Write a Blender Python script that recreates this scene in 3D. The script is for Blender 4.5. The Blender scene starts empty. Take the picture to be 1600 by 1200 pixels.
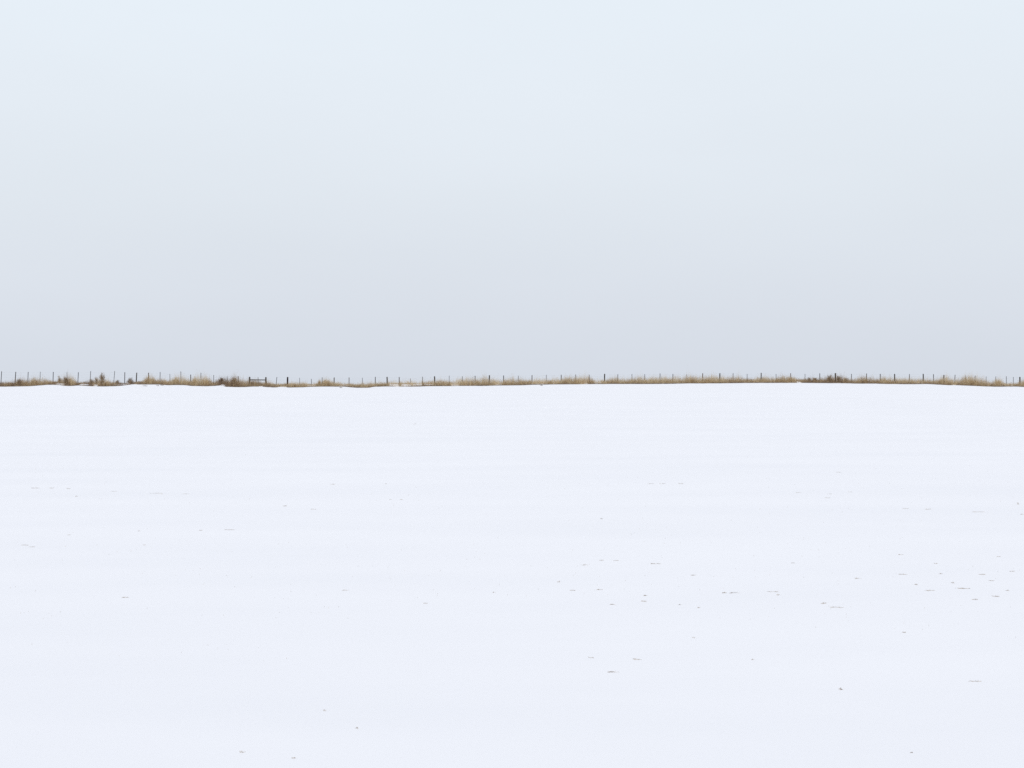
import bpy, math
import numpy as np

# ------------------------------------------------------------------ camera, sky, sun, exposure
scene = bpy.context.scene
C = scene.collection

cam_data = bpy.data.cameras.new('camera')
cam_data.sensor_width = 36.0
cam_data.lens = 65.25
cam_data.clip_start = 0.1
cam_data.clip_end = 30000.0
cam = bpy.data.objects.new('camera', cam_data)
C.objects.link(cam)
cam.location = (0.0, 0.0, 0.0)          # eye level is z = 0; the field lies 3 m lower
cam.rotation_euler = (math.radians(90), 0, 0)
scene.camera = cam

SUN_EL, SUN_AZ = math.radians(38), math.radians(152)     # azimuth clockwise from +Y: behind the viewer, to the right
world = bpy.data.worlds.new('World')
scene.world = world
world.use_nodes = True
nt = world.node_tree
nt.nodes.clear()
N = nt.nodes.new
out = N('ShaderNodeOutputWorld')
sky = N('ShaderNodeTexSky')
sky.sky_type = 'NISHITA'
sky.sun_disc = False
sky.sun_elevation = SUN_EL
sky.sun_rotation = SUN_AZ
sky.air_density = 1.0
sky.dust_density = 4.0
bg_clear = N('ShaderNodeBackground')
bg_clear.inputs['Strength'].default_value = 0.08
nt.links.new(sky.outputs['Color'], bg_clear.inputs['Color'])
# closed cloud deck: dim at the horizon, brighter towards the zenith as overcast skies are
tc = N('ShaderNodeTexCoord')
sep = N('ShaderNodeSeparateXYZ')
nt.links.new(tc.outputs['Generated'], sep.inputs[0])
ramp = N('ShaderNodeValToRGB')
ramp.color_ramp.interpolation = 'LINEAR'
els = ramp.color_ramp.elements
SKY = [(0.0, (0.657, 0.703, 0.778)), (0.0465, (0.692, 0.740, 0.810)), (0.0995, (0.735, 0.790, 0.852)),
       (0.1534, (0.765, 0.825, 0.888)), (0.2003, (0.782, 0.850, 0.915)), (0.45, (0.85, 0.90, 0.972)), (1.0, (0.93, 0.955, 1.03))]
els[0].position, els[0].color = SKY[0][0], (*SKY[0][1], 1)
els[1].position, els[1].color = SKY[-1][0], (*SKY[-1][1], 1)
for p, c in SKY[1:-1]:
    e = els.new(p)
    e.color = (*c, 1)
nt.links.new(sep.outputs['Z'], ramp.inputs['Fac'])
# very faint unevenness of the cloud layer
mp = N('ShaderNodeMapping')
mp.inputs['Scale'].default_value = (2.0, 2.0, 7.0)
nt.links.new(tc.outputs['Generated'], mp.inputs['Vector'])
cn = N('ShaderNodeTexNoise')
cn.inputs['Scale'].default_value = 1.6
cn.inputs['Detail'].default_value = 5.0
nt.links.new(mp.outputs[0], cn.inputs['Vector'])
cr = N('ShaderNodeMapRange')
cr.inputs['From Min'].default_value = 0.3
cr.inputs['From Max'].default_value = 0.7
cr.inputs['To Min'].default_value = 1.025
cr.inputs['To Max'].default_value = 1.055
nt.links.new(cn.outputs['Fac'], cr.inputs['Value'])
bg_cloud = N('ShaderNodeBackground')
nt.links.new(ramp.outputs['Color'], bg_cloud.inputs['Color'])
nt.links.new(cr.outputs[0], bg_cloud.inputs['Strength'])
mix = N('ShaderNodeMixShader')
mix.inputs[0].default_value = 0.97
nt.links.new(bg_clear.outputs[0], mix.inputs[1])
nt.links.new(bg_cloud.outputs[0], mix.inputs[2])
nt.links.new(mix.outputs[0], out.inputs['Surface'])

sun_data = bpy.data.lights.new('sun', 'SUN')
sun_data.energy = 0.5
sun_data.angle = math.radians(25)
sun_data.color = (1.0, 0.975, 0.94)
sun = bpy.data.objects.new('sun', sun_data)
C.objects.link(sun)
sun.location = (20, -40, 60)
sun.rotation_euler = (math.radians(90) - SUN_EL, 0, math.radians(180) - SUN_AZ)

vs = scene.view_settings
vs.view_transform = 'Standard'
vs.look = 'None'
vs.exposure = 0.0
vs.gamma = 1.0
vs.use_curve_mapping = False
scene.cycles.use_denoising = False

# ------------------------------------------------------------------ helpers
FPX, YT, YF = 2900.0, 200.0, 202.0       # focal length in photo pixels; distance of the verge toe and of the fence

def wx(px, Y=YF):
    return (px - 800.0) / FPX * Y

def wz(py, Y=YF):
    return (600.0 - py) / FPX * Y

_perm = np.random.RandomState(5).rand(512, 512)
def vnoise(x, y, seed=0):
    x = np.asarray(x, float) + 37.13 * seed + 1000.0
    y = np.asarray(y, float) + 91.7 * seed + 1000.0
    xi, yi = np.floor(x).astype(int), np.floor(y).astype(int)
    fx, fy = x - xi, y - yi
    fx, fy = fx * fx * (3 - 2 * fx), fy * fy * (3 - 2 * fy)
    g = lambda a, b: _perm[a % 512, b % 512]
    return ((g(xi, yi) * (1 - fx) + g(xi + 1, yi) * fx) * (1 - fy)
            + (g(xi, yi + 1) * (1 - fx) + g(xi + 1, yi + 1) * fx) * fy)

def fbm(x, y, seed=0, octaves=3):
    t, a, n = 0.0, 1.0, 0.0
    for k in range(octaves):
        t = t + a * vnoise(np.asarray(x) * 2 ** k, np.asarray(y) * 2 ** k, seed + k)
        n += a
        a *= 0.5
    return t / n

def smooth(t):
    t = np.clip(t, 0, 1)
    return t * t * (3 - 2 * t)

def mesh_object(name, V, T, mat, parent=None, tone=None, smooth_shade=False):
    """V: (n,3) vertices, T: (m,3) or (m,4) faces; one linked mesh object"""
    V = np.ascontiguousarray(V, dtype=np.float32)
    T = np.ascontiguousarray(T, dtype=np.int32)
    me = bpy.data.meshes.new(name)
    k = T.shape[1]
    me.vertices.add(len(V))
    me.vertices.foreach_set('co', V.ravel())
    me.loops.add(T.size)
    me.loops.foreach_set('vertex_index', T.ravel())
    me.polygons.add(len(T))
    me.polygons.foreach_set('loop_start', np.arange(0, T.size, k, dtype=np.int32))
    me.polygons.foreach_set('loop_total', np.full(len(T), k, dtype=np.int32))
    if smooth_shade:
        me.polygons.foreach_set('use_smooth', np.ones(len(T), dtype=bool))
    me.update(calc_edges=True)
    me.validate()
    if tone is not None:
        at = me.attributes.new('tone', 'FLOAT', 'POINT')
        at.data.foreach_set('value', np.ascontiguousarray(tone, dtype=np.float32))
    me.materials.append(mat)
    o = bpy.data.objects.new(name, me)
    C.objects.link(o)
    o.parent = parent
    return o

def tag(o, label=None, cat=None, group=None, kind=None):
    if label: o['label'] = label
    if cat: o['category'] = cat
    if group: o['group'] = group
    if kind: o['kind'] = kind
    return o

def empty(name, loc):
    o = bpy.data.objects.new(name, None)
    o.empty_display_size = 0.2
    C.objects.link(o)
    o.location = loc
    return o

def new_mat(name, rough=0.9, spec=0.2):
    m = bpy.data.materials.new(name)
    m.use_nodes = True
    b = m.node_tree.nodes['Principled BSDF']
    b.inputs['Roughness'].default_value = rough
    b.inputs['Specular IOR Level'].default_value = spec
    return m, m.node_tree, b

def noise_colour(m, tree, b, scale, cols, stretch=(1, 1, 1), bump=0.0, bump_scale=None, dist=0.01):
    n = tree.nodes.new
    t = n('ShaderNodeTexCoord')
    mp = n('ShaderNodeMapping')
    mp.inputs['Scale'].default_value = stretch
    tree.links.new(t.outputs['Object'], mp.inputs['Vector'])
    tx = n('ShaderNodeTexNoise')
    tx.inputs['Scale'].default_value = scale
    tx.inputs['Detail'].default_value = 6
    tree.links.new(mp.outputs[0], tx.inputs['Vector'])
    r = n('ShaderNodeValToRGB')
    r.color_ramp.elements[0].position, r.color_ramp.elements[0].color = 0.3, (*cols[0], 1)
    r.color_ramp.elements[1].position, r.color_ramp.elements[1].color = 0.7, (*cols[-1], 1)
    for i, c in enumerate(cols[1:-1]):
        e = r.color_ramp.elements.new(0.3 + 0.4 * (i + 1) / (len(cols) - 1))
        e.color = (*c, 1)
    tree.links.new(tx.outputs['Fac'], r.inputs['Fac'])
    tree.links.new(r.outputs['Color'], b.inputs['Base Color'])
    if bump:
        t2 = n('ShaderNodeTexNoise')
        t2.inputs['Scale'].default_value = bump_scale
        t2.inputs['Detail'].default_value = 5
        tree.links.new(mp.outputs[0], t2.inputs['Vector'])
        bp = n('ShaderNodeBump')
        bp.inputs['Strength'].default_value = bump
        bp.inputs['Distance'].default_value = dist
        tree.links.new(t2.outputs['Fac'], bp.inputs['Height'])
        tree.links.new(bp.outputs[0], b.inputs['Normal'])

# ------------------------------------------------------------------ materials
m_snow, t_, b_ = new_mat('snow', 0.85, 0.15)
noise_colour(m_snow, t_, b_, 0.35, [(0.843, 0.844, 0.862), (0.859, 0.858, 0.874), (0.871, 0.870, 0.884)],
             stretch=(0.35, 1.0, 1.0), bump=0.12, bump_scale=7.0, dist=0.02)

m_earth, t_, b_ = new_mat('dead_thatch', 0.95, 0.1)
noise_colour(m_earth, t_, b_, 3.0, [(0.085, 0.062, 0.046), (0.18, 0.135, 0.098), (0.33, 0.26, 0.19)],
             bump=0.8, bump_scale=30.0, dist=0.05)

def plant_material(name):
    m, tree, b = new_mat(name, 0.8, 0.2)
    at = tree.nodes.new('ShaderNodeAttribute')
    at.attribute_name = 'tone'
    r = tree.nodes.new('ShaderNodeValToRGB')
    cs = [(0.0, (0.70, 0.575, 0.38)), (0.3, (0.58, 0.435, 0.25)), (0.6, (0.37, 0.26, 0.165)), (1.0, (0.14, 0.090, 0.062))]
    e = r.color_ramp.elements
    e[0].position, e[0].color = cs[0][0], (*cs[0][1], 1)
    e[1].position, e[1].color = cs[3][0], (*cs[3][1], 1)
    for p, c in cs[1:3]:
        x = e.new(p)
        x.color = (*c, 1)
    tree.links.new(at.outputs['Fac'], r.inputs['Fac'])
    tree.links.new(r.outputs['Color'], b.inputs['Base Color'])
    tr = tree.nodes.new('ShaderNodeBsdfTranslucent')        # thin dead leaves let light through
    tree.links.new(r.outputs['Color'], tr.inputs['Color'])
    mx = tree.nodes.new('ShaderNodeMixShader')
    mx.inputs[0].default_value = 0.4
    tree.links.new(b.outputs[0], mx.inputs[1])
    tree.links.new(tr.outputs[0], mx.inputs[2])
    tree.links.new(mx.outputs[0], tree.nodes['Material Output'].inputs['Surface'])
    return m
m_grass = plant_material('dry_plant')

m_steel, t_, b_ = new_mat('weathered_steel', 0.65, 0.4)
b_.inputs['Metallic'].default_value = 0.3
noise_colour(m_steel, t_, b_, 6.0, [(0.045, 0.042, 0.048), (0.075, 0.068, 0.072), (0.11, 0.075, 0.055)], bump=0.3, bump_scale=60)
m_rust, t_, b_ = new_mat('rusted_steel', 0.8, 0.3)
noise_colour(m_rust, t_, b_, 7.0, [(0.06, 0.040, 0.032), (0.11, 0.07, 0.048), (0.17, 0.105, 0.065)], bump=0.3, bump_scale=60)
m_wood, t_, b_ = new_mat('weathered_wood', 0.9, 0.15)
noise_colour(m_wood, t_, b_, 9.0, [(0.04, 0.036, 0.034), (0.085, 0.074, 0.066), (0.15, 0.13, 0.11)],
             stretch=(4, 4, 0.6), bump=0.6, bump_scale=14, dist=0.01)
m_dark, t_, b_ = new_mat('dark_treated_wood', 0.85, 0.2)
noise_colour(m_dark, t_, b_, 9.0, [(0.012, 0.008, 0.010), (0.028, 0.016, 0.018), (0.07, 0.04, 0.032)],
             stretch=(4, 4, 0.6), bump=0.6, bump_scale=14, dist=0.01)
m_wire, t_, b_ = new_mat('galvanised_wire', 0.5, 0.5)
b_.inputs['Metallic'].default_value = 0.7
b_.inputs['Base Color'].default_value = (0.22, 0.22, 0.23, 1)

# ------------------------------------------------------------------ terrain
# photo measurements along the verge: x, lower edge of the brush, top of the dense grass, brownness
VERGE = np.array([
    (-200, 605, 598, .4), (-60, 604.6, 597, .5), (0, 604.2, 598.5, .6), (20, 604, 598, .6), (32, 603.8, 594.5, .7), (42, 603.6, 597, .5), (52, 603.5, 592.5, .35),
    (62, 602.6, 595, .4), (75, 601.4, 595, .5), (86, 601.2, 597, .5), (93, 601.6, 594, .5), (102, 603, 592, .55), (112, 603.4, 593, .3),
    (122, 602.4, 598, .6), (132, 602.8, 597, .8), (143, 603.6, 596, .8), (150, 603.8, 593, .45), (158, 603.9, 591, .5), (167, 603.8, 595, .35),
    (178, 603.4, 598, .5), (184, 603.3, 597, .8), (195, 603.2, 599, .8), (203, 601.2, 595, .8), (212, 600.6, 597, .6), (222, 600.8, 595, .5),
    (232, 600.8, 590, .3), (240, 600.8, 592, .3), (248, 601, 594, .35), (262, 602, 596, .3), (272, 601.8, 592.5, .2), (290, 602, 594, .2),
    (299, 603, 596, .3), (306, 603.2, 592, .15), (322, 603.6, 592.5, .2), (333, 603.2, 598, .5), (345, 602.3, 594, .8), (354, 604.3, 595, .6),
    (366, 604.8, 593, .7), (375, 604.8, 594, .5), (385, 604.6, 597, .4), (395, 604.0, 596, .7), (408, 604.2, 597, .55), (420, 605, 599, .3), (430, 605.4, 600.5, .25),
    (440, 604.6, 601, .25), (452, 605.4, 599.5, .2), (470, 605.2, 599, .2), (485, 604.4, 602, .3), (500, 604.2, 598, .3), (512, 604.2, 596, .3),
    (525, 604.2, 599.5, .25), (540, 604.2, 600.5, .3), (556, 605.8, 601, .2), (577, 605.9, 601, .35), (584, 604.3, 600, .25), (600, 604, 598.5, .25),
    (625, 604.2, 598, .25), (645, 604, 597, .25), (662, 603.6, 596.5, .35), (680, 603.3, 595.5, .25), (705, 603.3, 596, .25), (715, 603, 595.5, .2),
    (735, 603, 594.5, .25), (755, 602.9, 594, .25), (775, 602.6, 596, .2), (795, 602.4, 594, .25), (812, 602, 595, .35), (832, 601.2, 596, .2),
    (855, 600.8, 595.5, .2), (875, 600.6, 595, .2), (890, 600.5, 594, .2), (906, 600.4, 593, .25), (920, 600.3, 593.5, .4), (936, 600.1, 596, .2),
    (955, 600, 594, .25), (1000, 600, 594, .2), (1030, 599.9, 592.5, .2), (1055, 599.6, 591.5, .2), (1078, 599.1, 590.5, .3), (1100, 599.3, 592, .2),
    (1128, 599, 591.5, .25), (1150, 598.7, 592.5, .3), (1170, 598.4, 593.5, .45), (1190, 598.4, 592, .25), (1212, 598.2, 593, .3), (1235, 598.3, 590.5, .25),
    (1252, 598.1, 594, .6), (1270, 598.4, 591.5, .65), (1285, 598.6, 593, .6), (1296, 598.8, 591, .65), (1308, 598.8, 591, .65), (1320, 599, 592, .6),
    (1335, 599.3, 593, .45), (1350, 599.5, 591.5, .45), (1368, 599.4, 595.5, .4), (1385, 600, 593, .2), (1400, 600.2, 595.5, .35), (1420, 600.4, 595, .25),
    (1448, 600, 595.5, .25), (1465, 601, 593, .15), (1480, 602, 593, .15), (1490, 601.8, 595, .2), (1505, 602.4, 594, .2), (1520, 603, 593.5, .25),
    (1540, 604, 595, .25), (1550, 604.2, 596.5, .3), (1560, 604.3, 593, .15), (1572, 604, 599, .25), (1588, 604, 599, .25), (1600, 604.8, 597.5, .25),
    (1660, 605.5, 598, .3), (1800, 607, 599, .3)])
VERGE[:, 2] -= np.interp(VERGE[:, 0], [420, 440, 600, 660, 800, 830, 1210, 1230, 1355, 1370, 1455, 1465], [0, .8, .8, .3, .3, 1.3, 1.3, .2, .2, 1.0, 1.0, 0])
VX = wx(VERGE[:, 0], YT)

def toe_z(x):
    return wz(np.interp(x, VX, VERGE[:, 1]), YT)

# soft version of the toe line for the open field (the snow itself runs smooth)
_sx = np.linspace(-75, 75, 1501)
_k = np.hanning(61); _k /= _k.sum()
_sz = np.convolve(np.pad(toe_z(_sx), 30, mode='edge'), _k, mode='valid')

def field_line(x):
    return np.interp(x, _sx, _sz)

def bank_rise(x):
    px = np.asarray(x) / YT * FPX + 800
    return 0.13 + 0.12 * np.interp(px, [0, 190, 215, 330, 380, 590, 610, 660, 690, 900, 1600], [1, 1, .3, .6, 1, .6, 1.3, 1.3, .6, .3, .5]) \
        + 0.05 * (fbm(np.asarray(x) * 0.35, 3.0, 21) - 0.5)

def ground(x, y):
    x, y = np.asarray(x, float), np.asarray(y, float)
    t = np.clip(y, -60, YT) / YT
    near = 1.0 - smooth((t - 0.90) / 0.10)
    line = field_line(x)
    w = smooth((t - 0.975) / 0.025)
    line = line * (1 - w) + toe_z(x) * w          # the drift edge hugs the brush in the last metres
    z = -3.0 + (3.0 + line) * t
    z = z + near * (0.04 * (fbm(x * 0.10, y * 0.12, 3) - 0.5) + 0.012 * (fbm(x * 0.5, y * 1.1, 7) - 0.5)) * smooth((200 - y) / 30)
    z = z + 0.035 * (fbm(x * 0.7, y * 0.9, 9) - 0.5) * smooth((y - 190) / 8) * (1 - smooth((y - 205) / 10))
    b = smooth((y - YT) / 2.6)
    z = z + bank_rise(x) * b
    d = np.clip(y - 205.5, 0, None)
    z = z - 0.045 * d * smooth(d / 25) * (d < 500) - (22.5 + 0.003 * (d - 500)) * (d >= 500)
    far = np.clip(np.abs(x) - 80, 0, None)
    z = z - 0.004 * np.minimum(far, 2500) * smooth(far / 60)
    return z

gx = np.arange(-68, 68.01, 0.25)
ox = 68 * np.geomspace(1.02, 90, 42)
gx = np.concatenate([-ox[::-1], gx, ox])
gy = np.concatenate([-np.geomspace(6000, 5, 24), np.arange(0, 40, 0.3), np.arange(40, 100, 0.6), np.arange(100, 197, 1.0),
                     np.arange(197, 207, 0.12), 207 + np.geomspace(0.5, 6000, 50)])
X, Yg = np.meshgrid(gx, gy)
Zg = ground(X, Yg)
nx, ny = len(gx), len(gy)
idx = np.arange(nx * ny).reshape(ny, nx)
F = np.stack([idx[:-1, :-1], idx[:-1, 1:], idx[1:, 1:], idx[1:, :-1]], -1).reshape(-1, 4)
tag(mesh_object('snow_field', np.stack([X, Yg, Zg], -1).reshape(-1, 3), F, m_snow, smooth_shade=True), kind='structure',
    label='smooth open field of white snow rising to the fence')

def sample(xs, ys):
    """height of the snow mesh at points, bilinear in its own grid"""
    xs, ys = np.asarray(xs, float), np.asarray(ys, float)
    i = np.clip(np.searchsorted(gx, xs) - 1, 0, nx - 2)
    j = np.clip(np.searchsorted(gy, ys) - 1, 0, ny - 2)
    u = (xs - gx[i]) / (gx[i + 1] - gx[i])
    v = (ys - gy[j]) / (gy[j + 1] - gy[j])
    return (Zg[j, i] * (1 - u) + Zg[j, i + 1] * u) * (1 - v) + (Zg[j + 1, i] * (1 - u) + Zg[j + 1, i + 1] * u) * v

# places where snow lies on the verge: photo x range, range across the bank (0 toe .. 1 top), strength
GAPS = [(84, 97, .15, .7, .9), (121, 136, .12, .68, 1.), (137, 147, .35, .75, .8), (144.5, 151, -.3, .62, 1.), (172, 184, .35, .85, .9), (184, 200, .45, .9, .9),
        (198, 213, -.3, .25, .8), (343, 350, -.3, .5, .9), (404, 410, -.3, .3, .9), (433, 447, -.3, .25, .6), (478, 490, .3, 1.2, .6),
        (607, 622, .2, 1.2, .9), (626, 642, .25, 1.2, .9), (644, 658, .3, 1.2, .8), (570, 582, .5, 1.2, .6), (528, 545, .4, 1.2, .5), (662, 676, .5, 1.2, .6), (704, 716, .15, 1.2, .8), (724, 732, .4, 1.2, .7),
        (774, 785, .2, 1.2, .8), (832, 856, .3, 1.2, .6), (864, 872, .3, 1.2, .5), (908, 918, .2, .9, .5), (930, 942, .3, 1.2, .6), (1247, 1253, -.3, .7, .9), (1180, 1188, .4, 1.2, .3),
        (1436, 1446, .4, 1.2, .4), (1490, 1494, -.3, .4, .7), (1546, 1552, .2, 1., .6), (1568, 1592, .4, 1.2, .5)]

def gap(x, v):
    px = np.asarray(x) / YT * FPX + 800
    g = np.zeros_like(px)
    for a, b, v0, v1, s in GAPS:
        inside = smooth((px - a) / 2.5 + .5) * smooth((b - px) / 2.5 + .5) * smooth((v - v0) / .12 + .5) * smooth((v1 - v) / .12 + .5)
        g = np.maximum(g, s * inside)
    return g

# bare brown thatch of the fence row, lying in uneven patches through the snow
ux = np.arange(-67.6, 67.61, 0.09)
uy = np.arange(199.55, 204.6, 0.1)
UX, UY = np.meshgrid(ux, uy)
v_ = (UY - YT) / 2.6
cover = 0.30 + 0.9 * (fbm(UX * 0.9, UY * 1.8, 31) - 0.5) - 1.4 * gap(UX, v_) - smooth((0.06 - v_) / 0.16) * 0.55 - smooth((v_ - 1.2) / 0.4) * 1.0
UZ = sample(UX, UY) + np.clip(cover, -0.3, 0.35) * 0.22 + 0.05 * (fbm(UX * 4, UY * 4, 33) - 0.5) - 0.005
idx = np.arange(UX.size).reshape(UX.shape)
F = np.stack([idx[:-1, :-1], idx[:-1, 1:], idx[1:, 1:], idx[1:, :-1]], -1).reshape(-1, 4)
keep = (cover.ravel()[F].max(1) > -0.12)
F = F[keep]
used, inv = np.unique(F, return_inverse=True)
V = np.stack([UX, UY, UZ], -1).reshape(-1, 3)[used]
tag(mesh_object('bare_ground_verge', V, inv.reshape(F.shape), m_earth, smooth_shade=True), kind='structure',
    label='strip of bare brown thatch under the fence')

# ------------------------------------------------------------------ plant builders
def blades(x, y, z, h, w, az, lean, face, tone):
    """curved tapering blades: five vertices, three triangles each"""
    n = len(x)
    dx, dy = np.cos(az) * lean * h, np.sin(az) * lean * h
    fx, fy = np.cos(face) * w * 0.5, np.sin(face) * w * 0.5
    P = np.empty((n, 5, 3))
    P[:, 0] = np.stack([x - fx, y - fy, z], -1)
    P[:, 1] = np.stack([x + fx, y + fy, z], -1)
    mx, my, mz = x + dx * 0.3, y + dy * 0.3, z + h * 0.58
    P[:, 2] = np.stack([mx - fx * .75, my - fy * .75, mz], -1)
    P[:, 3] = np.stack([mx + fx * .75, my + fy * .75, mz], -1)
    P[:, 4] = np.stack([x + dx, y + dy, z + h * np.sqrt(np.clip(1 - (lean * 0.6) ** 2, .2, 1))], -1)
    b = (np.arange(n) * 5)[:, None, None]
    T = b + np.array([[0, 1, 3], [0, 3, 2], [2, 3, 4]])[None]
    return P.reshape(-1, 3), T.reshape(-1, 3), np.repeat(tone, 5)

def tubes(A, B, ra, rb, tone):
    """three-sided tapering twigs from A to B"""
    A, B = np.asarray(A, float), np.asarray(B, float)
    n = len(A)
    d = B - A
    d /= np.linalg.norm(d, axis=1)[:, None] + 1e-9
    s = np.cross(d, np.array([0.31, 0.95, 0.05])); s /= np.linalg.norm(s, axis=1)[:, None] + 1e-9
    u = np.cross(d, s)
    P = np.empty((n, 6, 3))
    for k in range(3):
        a = 2 * math.pi * k / 3
        o = s * math.cos(a) + u * math.sin(a)
        P[:, k] = A + o * np.asarray(ra)[:, None]
        P[:, 3 + k] = B + o * np.asarray(rb)[:, None]
    b = (np.arange(n) * 6)[:, None, None]
    T = b + np.array([[0, 1, 4], [0, 4, 3], [1, 2, 5], [1, 5, 4], [2, 0, 3], [2, 3, 5], [3, 4, 5]])[None]
    return P.reshape(-1, 3), T.reshape(-1, 3), np.repeat(np.asarray(tone, float), 6)

def join(parts):
    V, T, A, n = [], [], [], 0
    for v, t, a in parts:
        V.append(v); T.append(t + n); A.append(a); n += len(v)
    return np.concatenate(V), np.concatenate(T), np.concatenate(A)

# ------------------------------------------------------------------ the fence
# photo x and y of the top, photo x of the foot, material, width in metres
S, R, W = 'steel', 'rust', 'wood'
POSTS = [(2.7, 580.2, 1.3, S, .075), (24.8, 581, 23.4, S, .085), (44, 581.2, 43.3, S, .075), (63, 580.8, 62.4, S, .05), (83.4, 581.2, 82.8, S, .08),
         (104.8, 580.6, 104.2, S, .04), (122.5, 581.6, 121.6, S, .075), (141.7, 579.8, 140.8, S, .06), (158.6, 582.2, 158.4, R, .055), (179.1, 579.8, 177.6, S, .055),
         (195.1, 581.6, 194.8, S, .08), (213.6, 582.2, 212.7, W, .12), (232.1, 582.4, 232, R, .09), (250.3, 581.2, 250, S, .06), (265.5, 584.2, 265.6, S, .045),
         (282.5, 580.4, 282.6, S, .06), (298, 585.2, 297.9, S, .085), (314, 582.4, 313.8, S, .065), (334, 586, 333.9, S, .055), (355, 588.2, 354.9, S, .055), (372.2, 587.8, 372.2, R, .075)]
POSTS_R = [(432.6, 589.2, 431.4, S, .06), (449.3, 589.1, 449.2, 'dark', .175), (468.1, 590.2, 468.2, S, .04), (486.4, 592, 486.6, S, .055),
           (503.3, 589.6, 503.2, S, .065), (522.1, 589.9, 522, W, .115), (545.4, 589.8, 545.4, R, .075), (566.2, 590.2, 566.2, S, .05), (586.5, 588.9, 586.3, S, .08),
           (604.8, 588.9, 605, W, .14), (623.7, 589, 624, S, .085), (641.3, 591.4, 641.4, R, .055), (660.2, 588.7, 660, S, .06), (679, 588, 679.1, W, .14), (701.9, 587, 701.8, S, .05),
           (722.4, 588, 722.3, S, .055), (742.4, 587.2, 742.4, S, .08), (764.6, 586.2, 764.5, W, .135), (786.9, 586.6, 786.7, S, .085), (809.9, 587, 810, S, .045), (831.3, 586.2, 831.2, R, .085),
           (853.6, 585.6, 853.6, S, .05), (876.9, 585.6, 876.7, S, .08), (899.6, 585.2, 899.5, S, .06), (920.8, 585.4, 920.9, S, .055), (944.7, 584.1, 944.5, W, .14), (965.4, 584.8, 965.2, S, .065),
           (987.4, 584.6, 987.4, S, .055), (1007.5, 584.6, 1007.5, S, .06), (1031.4, 583.6, 1031.3, S, .065), (1051.4, 584.4, 1051.4, S, .075), (1073.1, 584.8, 1073, R, .055), (1098, 583.2, 1097.9, R, .085),
           (1124.8, 583.1, 1124.6, W, .13), (1145.5, 583, 1145.4, S, .055), (1167.4, 584.4, 1167.4, S, .055), (1189.3, 582.6, 1189.3, W, .115), (1212.6, 584.4, 1212.6, S, .055), (1235.4, 583.2, 1235.3, R, .08),
           (1257.8, 584.2, 1257.8, S, .05), (1281, 583.4, 1280.8, S, .075), (1305.4, 583, 1305.2, W, .165), (1330.3, 584.2, 1330.4, S, .065), (1354, 583.6, 1353.9, S, .08), (1375.3, 584.2, 1375.3, S, .085),
           (1398, 584.2, 1398, W, .13), (1421, 584.6, 1421.2, S, .07), (1442.5, 584.2, 1442.6, W, .13), (1458.6, 584.6, 1458.7, S, .075), (1474.7, 586, 1474.5, W, .135), (1492.4, 585.6, 1491.6, S, .07),
           (1508.5, 586.6, 1508.5, S, .045), (1523.6, 587, 1523.6, S, .075), (1541, 588, 1541, S, .04), (1555.9, 588.2, 1555.8, S, .055), (1572.5, 588, 1572.4, S, .055), (1583.2, 589.2, 1583.2, S, .05), (1593.5, 589, 1593.6, W, .15)]
MATS = {S: m_steel, R: m_rust, W: m_wood, 'dark': m_dark}
rng = np.random.RandomState(11)

def wood_post_mesh(r, h, top, seed):
    """round tapered post with an uneven axe-cut head; axis leans to `top`"""
    g = np.random.RandomState(seed)
    n, V, F = 9, [], []
    rad = r * (1 + 0.10 * (g.rand(n) - 0.5))
    cut = g.rand() * 6.28
    levels = [(-0.35, 1.06), (0.0, 1.05), (0.35, 1.0), (0.7, 0.97), (0.965, 0.95), (1.0, 0.72)]
    for li, (f, s) in enumerate(levels):
        ft = max(f, -0.35)
        cx, cy = top[0] * ft + (g.rand() - .5) * r * .12, top[1] * ft
        for k in range(n):
            a = 2 * math.pi * k / n
            dz = 0.012 * math.cos(a - cut) if f > 0.9 else 0
            V.append((cx + math.cos(a) * rad[k] * s, cy + math.sin(a) * rad[k] * s, h * f + dz))
    for l in range(len(levels) - 1):
        for k in range(n):
            a, b = l * n + k, l * n + (k + 1) % n
            F += [(a, b, b + n), (a, b + n, a + n)]
    c = len(V)
    V.append((top[0], top[1], h + 0.006))
    o = (len(levels) - 1) * n
    F += [(o + k, o + (k + 1) % n, c) for k in range(n)]
    return np.array(V), np.array(F)

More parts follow.
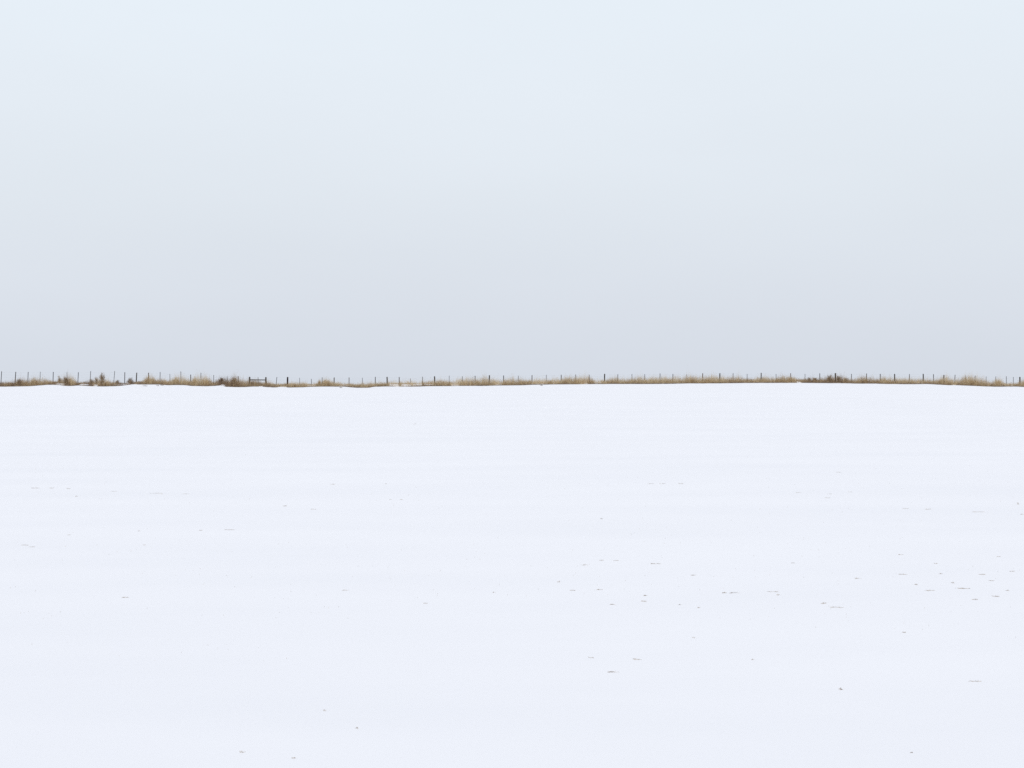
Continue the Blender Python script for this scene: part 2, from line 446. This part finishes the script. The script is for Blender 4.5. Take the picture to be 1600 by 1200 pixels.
def steel_post_mesh(w, h, top, seed):
    """rolled T-section driven post: flange to the field, stem behind, wire studs up the flange"""
    g = np.random.RandomState(seed)
    f, t, s = w / 2, 0.008, w * 0.75
    sec = [(-f, -t), (f, -t), (f, 0), (t / 2, 0.002), (t / 2, s), (-t / 2, s), (-t / 2, 0.002), (-f, 0)]
    n = len(sec)
    ang = (g.rand() - 0.5) * 0.5
    ca, sa = math.cos(ang), math.sin(ang)
    V, F = [], []
    for fr in (-0.4, 0.5, 1.0):
        for (a, b) in sec:
            V.append((a * ca - b * sa + top[0] * fr, a * sa + b * ca + top[1] * fr, h * fr))
    for l in range(2):
        for k in range(n):
            a, b = l * n + k, l * n + (k + 1) % n
            F += [(a, b, b + n), (a, b + n, a + n)]
    o = 2 * n
    F += [(o, o + 1, o + 2), (o, o + 2, o + 7), (o + 3, o + 4, o + 5), (o + 3, o + 5, o + 6), (o + 2, o + 3, o + 6), (o + 2, o + 6, o + 7)]
    for fr in np.linspace(0.25, 0.96, 7):                 # studs that hold the wire
        c = len(V)
        x0, y0, z0 = top[0] * fr, top[1] * fr - t, h * fr
        V += [(x0 - .009, y0, z0 - .012), (x0 + .009, y0, z0 - .012), (x0 + .009, y0, z0 + .012), (x0 - .009, y0, z0 + .012), (x0, y0 - .016, z0 + .004)]
        F += [(c, c + 1, c + 4), (c + 1, c + 2, c + 4), (c + 2, c + 3, c + 4), (c + 3, c, c + 4)]
    return np.array(V), np.array(F)

def build_fence(name, posts, label, heights):
    x0 = wx(posts[0][2])
    root = empty(name, (x0, YF, float(sample(x0, YF))))
    tag(root, label, 'fence')
    ox, oy, oz = root.location
    pts = []
    for i, (xt, yt, xb, kind, w) in enumerate(posts):
        Y = YF + (rng.rand() - .5) * 0.12
        xf, xh = wx(xb, Y), wx(xt, Y)
        zf, zh = float(sample(xf, Y)), wz(yt, Y)
        lean = (xh - xf, (rng.rand() - .5) * 0.08)
        h = zh - zf
        if kind in (W, 'dark'):
            Vp, Fp = wood_post_mesh(w / 2, h, lean, 100 + i)
            o = mesh_object('wooden_post', Vp, Fp, MATS[kind], root, smooth_shade=False)
            if kind == 'dark':
                o['label'] = 'thick dark reddish wooden post just right of the timber brace'
        else:
            Vp, Fp = steel_post_mesh(w, h, lean, 200 + i)
            o = mesh_object('steel_post', Vp, Fp, MATS[kind], root)
        o.location = (xf - ox, Y - oy, zf - oz)
        pts.append((xf, Y - (w / 2 + 0.006 if kind in (W, 'dark') else 0.02), zf, h, lean))
    for f in heights:                                      # one wire strand per height, post to post with a little sag
        A, B = [], []
        P = [np.array((p[0] + p[4][0] * f, p[1] + p[4][1] * f, p[2] + p[3] * f)) for p in pts]
        for a, b in zip(P[:-1], P[1:]):
            m = (a + b) / 2 - np.array((0, 0, 0.008))
            A += [a, m]; B += [m, b]
        A, B = np.array(A) - np.array((ox, oy, oz)), np.array(B) - np.array((ox, oy, oz))
        v, t, _ = tubes(A, B, np.full(len(A), .0015), np.full(len(A), .0015), np.zeros(len(A)))
        mesh_object('wire', v, t, m_wire, root)
    return pts

# the row runs on a little past both edges of the picture
left_more = [(-78, 581, -78.6, S, .07), (-58, 580.6, -58.4, S, .06), (-38, 581.4, -38.8, W, .13), (-17.5, 580.4, -18.2, S, .07)]
right_more = [(1608, 590, 1608, S, .06), (1624, 590.6, 1624, S, .07), (1641, 591.2, 1641, S, .06), (1657, 591.6, 1657.2, W, .13)]
left_more = [(-78 - 20 * k, 581 + .4 * (k % 3), -78.4 - 20 * k, W if k == 3 else S, .13 if k == 3 else .06 + .01 * (k % 2)) for k in (4, 3, 2, 1)] + left_more
right_more += [(1657 + 18 * k, 591.6 + .5 * k, 1657 + 18 * k, W if k == 4 else S, .13 if k == 4 else .06 + .01 * (k % 2)) for k in (1, 2, 3, 4, 5)]
HT = (0.34, 0.55, 0.74, 0.93)
build_fence('wire_fence', left_more + POSTS, 'closely posted wire fence running left from the timber brace', HT)
build_fence('wire_fence', POSTS_R + right_more, 'long wire fence over the crest, right of the timber brace', HT)

# timber H-brace standing between the two runs
bx0, bx1 = wx(389.9, YF - .25), wx(415.4, YF - .25)
YB = YF - 0.25
root = empty('fence_brace', ((bx0 + bx1) / 2, YB, float(sample((bx0 + bx1) / 2, YB))))
tag(root, 'timber H-shaped fence brace with two thick posts and one cross rail', 'fence brace')
for i, (x, yt) in enumerate(((bx0, 588.8), (bx1, 589.4))):
    zf = float(sample(x, YB))
    v, f = wood_post_mesh(0.088, wz(yt, YB) - zf, (0.0 if i else 0.01, 0.0), 400 + i)
    o = mesh_object('wooden_post', v, f, m_wood, root)
    o.location = (x - root.location.x, 0, zf - root.location.z)
v, f = wood_post_mesh(0.052, bx1 - bx0 - 0.14, (0.02, 0), 410)
keep_v = v.copy()
keep_v[:, 2] = np.clip(keep_v[:, 2], 0, None)
v = np.stack([keep_v[:, 2] + 0.07, keep_v[:, 1], -keep_v[:, 0]], -1)
o = mesh_object('cross_rail', v, f, m_wood, root)
o.location = (bx0 - root.location.x, 0, wz(593.4, YB) - root.location.z)
# thin steel stake seen through the brace
zf = float(sample(wx(403), YF + .15))
v, f = steel_post_mesh(0.05, wz(589.4) - zf, (0.0, 0.02), 420)
o = mesh_object('steel_stake', v, f, m_rust)
o.location = (wx(403), YF + .15, zf)
tag(o, 'thin steel stake standing behind the cross rail of the timber brace', 'stake')

# ------------------------------------------------------------------ dry grass of the fence row
rng = np.random.RandomState(23)
def verge_at(px, col):
    return np.interp(px, VERGE[:, 0], VERGE[:, col])

n = 207000
px = rng.uniform(-172, 1772, n)
Y = YT + 2.6 * rng.beta(1.1, 1.2, n) * 1.25 + 0.10
x = wx(px, Y)
v = (Y - YT) / 2.6
clump = fbm(x * 1.5, Y * 1.5, 41)
ok = (rng.rand(n) > gap(x, v) * 0.85 * (v < 0.98)) & (rng.rand(n) < 0.25 + 1.5 * np.clip(clump - 0.25, 0, 1))
px, Y, x, v, clump = px[ok], Y[ok], x[ok], v[ok], clump[ok]
n = len(px)
z = sample(x, Y) - 0.02
ztop = wz(verge_at(px, 2), Y)
full = np.clip(ztop - z, 0.10, 2.0) * (0.72 + 0.75 * fbm(x * 0.9, 1.0, 43)) * (0.70 + 0.62 * vnoise(x * 3.2, Y * .8, 44)) * (0.85 + .3 * vnoise(x * 9, Y * 3, 45))
h = full * (0.28 + 1.30 * rng.rand(n) ** 1.5)
wisp = rng.rand(n) < 0.09
h = np.where(wisp, full * rng.uniform(1.2, 2.3, n), h)
w = np.where(wisp, rng.uniform(.003, .007, n), rng.uniform(.005, .011, n))
tone = np.clip(verge_at(px, 3) * 0.95 - .05 + rng.normal(0, .16, n) + 0.5 * (fbm(x * 1.2, Y, 47) - .5) + 0.55 * (vnoise(x * 4.5, Y * 2, 48) - .5), 0, 1)
tone = np.where(rng.rand(n) < .06, np.clip(tone + .4, 0, 1), tone)
az = rng.uniform(0, 6.28, n)
lean = np.abs(rng.normal(0, .28, n)) * np.where(wisp, .5, 1)
V, T, A = blades(x, Y, z, h, w, az, np.clip(lean, 0, .9), rng.uniform(-.9, .9, n), tone)
tag(mesh_object('dry_grass', V, T, m_grass, tone=A), 'low straw-coloured dead grass all along the fence row', 'grass', kind='stuff')

# ------------------------------------------------------------------ single tall clumps that stand out of the row
def grass_clump(px, ytop, wpx, Y, tone0, label, seed, n=260):
    g = np.random.RandomState(seed)
    cx = wx(px, Y)
    cz = float(sample(cx, Y))
    h0 = wz(ytop, Y) - cz
    r = wpx / FPX * Y * 0.5
    a, q = g.uniform(0, 6.28, n), np.sqrt(g.rand(n))
    bx_, by_ = np.cos(a) * q * r * .45, np.sin(a) * q * r * .45
    hh = h0 * (1.08 - .5 * q ** 1.5) * (.35 + .8 * g.rand(n) ** 1.2) * (.8 + .4 * vnoise(a * 2.2, q * 2, seed % 17))
    lean = np.clip(q * r * .6 / np.maximum(hh, .1) + np.abs(g.normal(0, .08, n)), 0, .85)
    V, T, A = blades(bx_, by_, np.full(n, -0.03), hh, g.uniform(.005, .011, n), a + g.normal(0, .4, n), lean,
                     g.uniform(-.9, .9, n), np.clip(tone0 + g.normal(0, .16, n) + .5 * (vnoise(bx_ * 9, by_ * 9, seed % 13) - .5), 0, 1))
    o = mesh_object('grass_clump', V, T, m_grass, tone=A)
    o.location = (cx, Y, cz)
    return tag(o, label, 'grass clump', 'tall grass clumps along the fence')

def dead_weed(px, ytop, wpx, Y, tone0, label, seed, n=70):
    """dried branching weed: stout stem, rising branches, fine twigs"""
    g = np.random.RandomState(seed)
    tone0 -= 0.14
    cx = wx(px, Y)
    cz = float(sample(cx, Y))
    h0 = wz(ytop, Y) - cz
    r = wpx / FPX * Y * 0.58
    root = empty('dead_weed', (cx, Y, cz))
    st = []
    for k in range(4):
        st.append(((g.normal(0, .02), g.normal(0, .02), -.04), (g.normal(0, .05), g.normal(0, .05), h0 * (.75 + .25 * (k == 0)))))
    A, B = np.array([s[0] for s in st]), np.array([s[1] for s in st])
    v, t, a = tubes(A, B, np.full(4, .012), np.full(4, .004), np.full(4, min(tone0 + .1, 1)))
    mesh_object('stem', v, t, m_grass, root, tone=a)
    k = g.randint(0, 4, n)
    f = g.uniform(.05, .8, n)
    P = A[k] + (B[k] - A[k]) * f[:, None]
    az = g.uniform(0, 6.28, n)
    out_r = r * (1.05 - .75 * f) * g.uniform(.5, 1.1, n)
    Q = P + np.stack([np.cos(az) * out_r, np.sin(az) * out_r, np.minimum(h0 * .38 * g.uniform(.5, 1.1, n), (h0 - P[:, 2]) * .95)], -1)
    p1 = tubes(P, Q, np.full(n, .006), np.full(n, .003), np.clip(tone0 + g.normal(0, .1, n), 0, 1))
    m = n * 8
    j = g.randint(0, n, m)
    ff = g.uniform(.3, 1, m)
    S_ = P[j] + (Q[j] - P[j]) * ff[:, None]
    E = S_ + np.stack([g.normal(0, .06, m), g.normal(0, .06, m), np.abs(g.normal(.09, .07, m)) * h0], -1)
    p2 = tubes(S_, E, np.full(m, .004), np.full(m, .0025), np.clip(tone0 + g.normal(0, .14, m), 0, 1))
    v, t, a = join([p1, p2])
    o = mesh_object('twigs', v, t, m_grass, root, tone=a)
    o['kind'] = 'stuff'
    return tag(root, label, 'weed', 'dead weeds along the fence')

WEEDS = [(30, 592.5, 12, 201.3, .8, 'low brown dead weed between the second and third posts from the left edge'),
         (93, 587.5, 9, 201.6, .6, 'slim pale brown weed standing just left of the bushy brown weed'),
         (102, 589.0, 13, 201.2, .75, 'bushy brown dead weed, first large one from the left edge'),
         (143, 592.5, 8, 201.4, .9, 'small dark brown weed at the foot of a post above the snow gaps'),
         (151, 589.5, 8, 201.8, .6, 'narrow pale weed immediately left of the pointed tall brown weed'),
         (159, 583.5, 13, 201.3, .7, 'tall pointed brown weed as high as the post inside it'),
         (183.5, 594.0, 6, 201.6, .95, 'tiny dark weed above the dark patch of ground, left of the lone wooden post'),
         (204, 590.5, 13, 201.5, .85, 'rounded reddish brown weed just left of the leaning wooden post'),
         (346, 590.0, 13, 201.5, .85, 'round brown weed over a white drift, left of the timber brace'),
         (366, 589.5, 11, 201.3, .7, 'brown bushy weed two posts left of the timber brace'),
         (394, 596.0, 9, 202.3, .85, 'dark brown weed tangled behind the left post of the timber brace'),
         (1264, 590.0, 9, 201.5, .75, 'dark brown weed right after the small white drift notch on the crest'),
         (1274, 590.5, 12, 201.7, .75, 'wide low brown weed left of a thin steel post near the dark thicket'),
         (1296, 586.0, 10, 201.4, .75, 'pointed brown weed just left of the thickest wooden post on the right'),
         (1310, 587.5, 13, 201.3, .65, 'leaning russet weed against the right side of the thickest right-hand post'),
         (1322, 591.0, 11, 201.6, .8, 'low brown weed between the thickest right-hand post and the next steel post')]
for i, (px, yt, wp, Y, tn, lb) in enumerate(WEEDS):
    dead_weed(px, yt, wp, Y, tn, lb, 600 + i, n=80 if wp > 9 else 45)

CLUMPS = [(52, 591.0, 13, 201.1, .35, 'tan grass clump around the fourth post from the left edge'),
          (111, 591.0, 11, 201.0, .3, 'tan grass clump leaning on the right of the bushy brown weed'),
          (167, 593.0, 13, 200.9, .35, 'spreading tan grass clump at the right foot of the pointed tall weed'),
          (231, 584.5, 13, 201.2, .3, 'tallest straw clump, wrapped round the post right of the leaning wooden post'),
          (239, 588.0, 10, 201.4, .25, 'straw clump touching the right side of the tallest straw clump'),
          (275, 586.0, 13, 201.8, .1, 'pale wispy grass clump left of the tall thin dark post'),
          (305, 588.0, 10, 201.5, .1, 'pale straw clump between two posts, fourth and fifth left of the brace'),
          (323, 590.0, 14, 201.2, .15, 'broad pale straw clump, first large one left of the round brown weed'),
          (499, 590.5, 6, 201.5, .3, 'thin upright straw clump beside a thin post, right of the dark post'),
          (510, 592.5, 12, 201.2, .3, 'fan of straw grass left of the first grey wooden post after the dark post'),
          (460, 596.0, 16, 201.0, .2, 'low straw clump at the right foot of the dark post'),
          (726, 593.5, 13, 201.3, .2, 'straw clump near the white patch, second post after a wooden post at mid-frame'),
          (746, 592.0, 10, 201.4, .25, 'straw clump close to the right of a steel post left of centre'),
          (860, 593.0, 8, 201.1, .45, 'small darker grass clump right of the snowy stretch at mid-frame'),
          (907, 591.0, 12, 201.3, .3, 'tan grass clump between the thin posts right of centre'),
          (923, 592.5, 13, 201.0, .45, 'brownish clump slumping to the right from a thin post, before a wooden post'),
          (1080, 588.5, 22, 201.2, .3, 'wide domed grass clump on the crest, largest right of centre'),
          (1107, 591.0, 12, 201.1, .35, 'tan grass clump between a rusty post and a wooden post on the crest'),
          (1236, 587.0, 18, 201.3, .3, 'tall tan clump round the rusty post on the highest part of the crest'),
          (1352, 590.0, 15, 201.2, .4, 'brownish grass clump round the second steel post past the dark thicket'),
          (1386, 592.0, 13, 200.9, .15, 'pale straw clump left of the first wooden post past the dark thicket'),
          (1470, 590.5, 16, 201.2, .2, 'bright straw clump at the foot of the wooden post on the right downslope'),
          (1481, 592.5, 10, 201.0, .2, 'straw clump just right of the bright clump on the right downslope'),
          (1518, 592.0, 14, 201.2, .2, 'straw clump around a dark steel post near the right end'),
          (1560, 590.5, 14, 201.0, .15, 'last large straw clump before the right edge, peaking at a thin post')]
for i, (px, yt, wp, Y, tn, lb) in enumerate(CLUMPS):
    grass_clump(px, yt, wp, Y, tn, lb, 700 + i, n=int(160 + wp * 26))

# ------------------------------------------------------------------ stubble showing through the field
def on_field(px, py):
    """where the sight line through a photo point meets the snow"""
    s, t = (px - 800) / FPX, (600 - py) / FPX
    y = np.linspace(8, 199, 6000)
    d = t * y - sample(s * y, y)
    i = np.argmax(d < 0)
    return s * y[i], y[i]

def tuft_mesh(seed, length, height, n, thick=1.0):
    """a broken row of short stubs and a few straws lying on the snow"""
    g = np.random.RandomState(seed)
    x = np.where(g.rand(n) < .6, g.normal(0, length * .18, n), g.uniform(-.5, .5, n) * length)
    y = g.normal(0, length * .10 + .012, n)
    h = height * g.uniform(.35, 1.1, n)
    up = tubes(np.stack([x, y, np.full(n, -.03)], -1), np.stack([x + g.normal(0, .3, n) * h, y + g.normal(0, .3, n) * h, h], -1),
               g.uniform(.0011, .002, n) * thick, g.uniform(.0009, .0016, n) * thick, np.clip(g.normal(.5, .2, n), 0, 1))
    m = max(3, n // 3)
    a = g.normal(0, .5, m)
    L = g.uniform(.25, .6, m) * length * .6
    cx, cy = g.uniform(-.4, .4, m) * length, g.normal(0, .02, m)
    d = np.stack([np.cos(a) * L, np.sin(a) * L, g.uniform(-.1, .25, m) * height], -1) / 2
    c = np.stack([cx, cy, np.full(m, .004)], -1)
    lying = tubes(c - d, c + d, np.full(m, .0015) * thick, np.full(m, .0011) * thick, np.clip(g.normal(.45, .2, m), 0, 1))
    c = np.linspace(-.55, .55, 5) * length                  # one long broken straw half sunk along the row
    k = np.stack([c, g.normal(0, .004, 5), np.array([-.006, .0005, -.002, .001, -.006])], -1)
    run = tubes(k[:-1], k[1:], np.full(4, .0012), np.full(4, .0012), np.full(4, .3))
    V, T, A = join([up, lying, run])
    b = np.arange(0, len(V) - 6, 6)                         # added sliver faces chain all stubs and straws into one connected mesh
    T = np.concatenate([T, np.stack([b, b + 1, b + 6], -1)])
    return V, T, A

# photo x, y, length in pixels, strength
TUFTS = [(56, 763, 14, 1), (80, 763, 8, .9), (108, 764, 8, 1), (119, 776, 4, .6), (178, 768, 10, .3), (245, 771, 20, .5), (252, 772, 8, .7), (290, 772, 14, .5), (445, 791, 8, 1), (490, 796, 12, .6),
         (520, 757, 8, 1), (313, 829, 8, .6), (358, 828, 20, .4), (40, 852, 14, .6), (50, 855, 8, .8), (195, 934, 14, .7), (540, 923, 10, .5), (648, 663, 4, 1), (665, 943, 8, .3), (603, 756, 5, .5),
         (773, 926, 6, .4), (378, 1176, 10, .7), (458, 1186, 8, .6), (558, 1138, 6, .6), (508, 1111, 5, .4), (226, 852, 4, .4), (610, 781, 5, .4), (627, 781, 5, .4), (108, 836, 6, .4), (218, 830, 5, .3),
         (1063, 756, 12, 1), (1035, 756, 10, .9), (1018, 756, 12, .4), (1310, 738, 10, .5), (1248, 770, 12, .4), (1297, 772, 8, .5), (1328, 769, 8, .4), (1292, 778, 10, .4), (1415, 795, 12, .5), (1450, 796, 14, .7),
         (1530, 800, 30, .3), (1591, 788, 4, 1), (1597, 804, 6, .7), (940, 811, 4, .8), (1408, 867, 10, .4), (914, 883, 14, .8), (940, 876, 8, .6), (962, 876, 10, .6), (1025, 881, 26, .5), (873, 910, 4, .8),
         (937, 922, 14, .6), (895, 923, 12, .4), (1008, 931, 8, 1), (1006, 940, 10, 1), (957, 945, 14, .5), (1063, 945, 8, .4), (1092, 950, 6, .5), (1083, 899, 10, .9), (1132, 927, 10, 1), (1148, 927, 20, .6),
         (1208, 925, 20, .4), (1216, 930, 8, .6), (1287, 943, 12, .9), (1306, 949, 24, .5), (1340, 904, 12, .8), (1410, 898, 14, .8), (1431, 914, 6, 1), (1454, 923, 16, .9), (1489, 911, 5, 1), (1506, 920, 30, .6),
         (1555, 932, 14, .9), (1523, 937, 12, .9), (1462, 881, 8, .5), (1535, 898, 14, .5), (1582, 893, 10, .9), (1575, 923, 8, .6), (1550, 908, 10, .5), (1470, 897, 10, .5), (1413, 989, 5, .8), (1084, 997, 4, .5),
         (924, 1028, 8, .5), (994, 1031, 16, .4), (957, 1051, 20, .6), (1176, 1031, 6, .5), (1314, 1078, 6, .9), (1525, 1065, 26, .4), (1424, 1177, 6, .5), (1240, 880, 8, .3), (1560, 870, 8, .3)]
LABELS = {
    (56, 763): 'long low tuft, leftmost of three in a row near the left edge', (80, 763): 'middle tuft of three in a row near the left edge',
    (108, 764): 'rightmost tuft of three in a row near the left edge', (252, 772): 'tuft in the faint streak running right of the three left-edge tufts',
    (445, 791): 'dark tuft below the fence post row, midway between left edge and centre', (520, 757): 'single tuft left of centre, level with the left-edge row of three',
    (50, 855): 'tuft near the left edge, well below the row of three', (195, 934): 'isolated flat tuft lower left on the snow',
    (648, 663): 'lone straw tuft highest on the snow, left of centre', (378, 1176): 'nearest straw tuft at the bottom left of the snow',
    (1063, 756): 'dark slanting tuft at the right end of a short streak, high right of centre', (1035, 756): 'tuft just left of the dark slanting tuft, high right of centre',
    (1450, 796): 'tuft starting a long faint streak towards the right edge', (1591, 788): 'upright dark tuft close to the right edge, above all others there',
    (1597, 804): 'tuft cut by the right edge just under the upright dark tuft', (940, 811): 'tiny upright tuft alone just right of centre',
    (914, 883): 'flat tuft left of two small ones right of centre', (873, 910): 'tiny upright tuft nearest the centre of the snow',
    (1008, 931): 'upper of two dark tufts one above the other, right of centre', (1006, 940): 'lower of two dark tufts one above the other, right of centre',
    (1083, 899): 'two-tipped dark tuft above and right of the stacked pair', (1132, 927): 'dark tuft with a straw trailing right, middle of the right half',
    (1287, 943): 'brownish flat tuft, lowest left of the right-hand cluster', (1340, 904): 'tuft at the upper left of the right-hand cluster',
    (1410, 898): 'flat tuft at the top of the right-hand cluster', (1431, 914): 'small dark pointed tuft left in the right-hand cluster',
    (1454, 923): 'wide flat dark tuft in the middle of the right-hand cluster', (1489, 911): 'tiny dark dot of a tuft in the right-hand cluster',
    (1555, 932): 'wide tuft at the lower right of the right-hand cluster', (1523, 937): 'lowest tuft of the right-hand cluster',
    (1582, 893): 'reddish tuft at the far right of the right-hand cluster', (1413, 989): 'tiny lone tuft below the right-hand cluster',
    (1314, 1078): 'upright straw tuft lowest on the right of the snow'}
rng = np.random.RandomState(77)
faint = []
for i, (px, py, L, s) in enumerate(TUFTS):
    x, y = on_field(px, py)
    m = y / FPX
    up = 2.2 if (px, py) in ((1314, 1078), (1591, 788)) else 1.5 if L <= 5 else 1.0
    v, t, a = tuft_mesh(900 + i, max(L * m, .03), (0.7 + 0.9 * s) * m * up, int(2 + 0.5 * L * s + 3 * s) if y > 16 else int(2 + 4 * s), .7 + .3 * s)
    z = float(sample(x, y))
    if (px, py) in LABELS:
        o = mesh_object('straw_tuft', v, t, m_grass, tone=a)
        o.location = (x, y, z)
        tag(o, LABELS[(px, py)], 'straw tuft', 'straw tufts in the snow')
    else:
        faint.append((v + np.array((x, y, z)), t, a))

# flat mats of dead stalks lying just in front of the verge
MATS_FRONT = [(226, 603.3, 9, 'flat dark mat of stalks in the snow below the tallest straw clump'),
              (246.5, 603.0, 5, 'small dark mat of stalks in the snow, first right of the flat one'),
              (253, 602.4, 5, 'small grey mat of stalks touching the verge below a thin post'),
              (532.5, 606.0, 5, 'tiny mat of stalks in the snow right of a grey wooden post'),
              (846, 602.6, 5, 'tiny mat of stalks in the snow below the fence near mid-frame')]
for i, (px, py, L, lb) in enumerate(MATS_FRONT):
    x, y = on_field(px, py)
    v, t, a = tuft_mesh(1200 + i, L * y / FPX, .085, 60, 2.6)
    o = mesh_object('stalk_mat', v, t, m_grass, tone=np.clip(a + .25, 0, 1))
    o.location = (x, y, float(sample(x, y)))
    tag(o, lb, 'dead stalks', 'stalk mats below the verge')

# faint single stubs scattered between them, too small and many to count
n = 900
py = 700 + 330 * rng.rand(n)
px = rng.uniform(-60, 1660, n)
y = 3.0 / ((py - 600) / FPX + 0.015)
x = (px - 800) / FPX * y
band = fbm(x * .25, y * .9, 61)
ok = band > 0.52
x, y = x[ok], y[ok]
n = len(x)
z = sample(x, y)
hh = rng.uniform(.004, .016, n) * np.clip(y / 22, .6, 2)
v, t, a = tubes(np.stack([x, y, z - .03], -1), np.stack([x + rng.normal(0, .008, n), y + rng.normal(0, .008, n), z + hh], -1),
                np.full(n, .0014), np.full(n, .001), np.clip(rng.normal(.45, .2, n), 0, 1))
v, t, a = join(faint + [(v, t, a)])
tag(mesh_object('field_stubble', v, t, m_grass, tone=a), 'sparse short stubble tips pricking through the snow', 'stubble', kind='stuff')
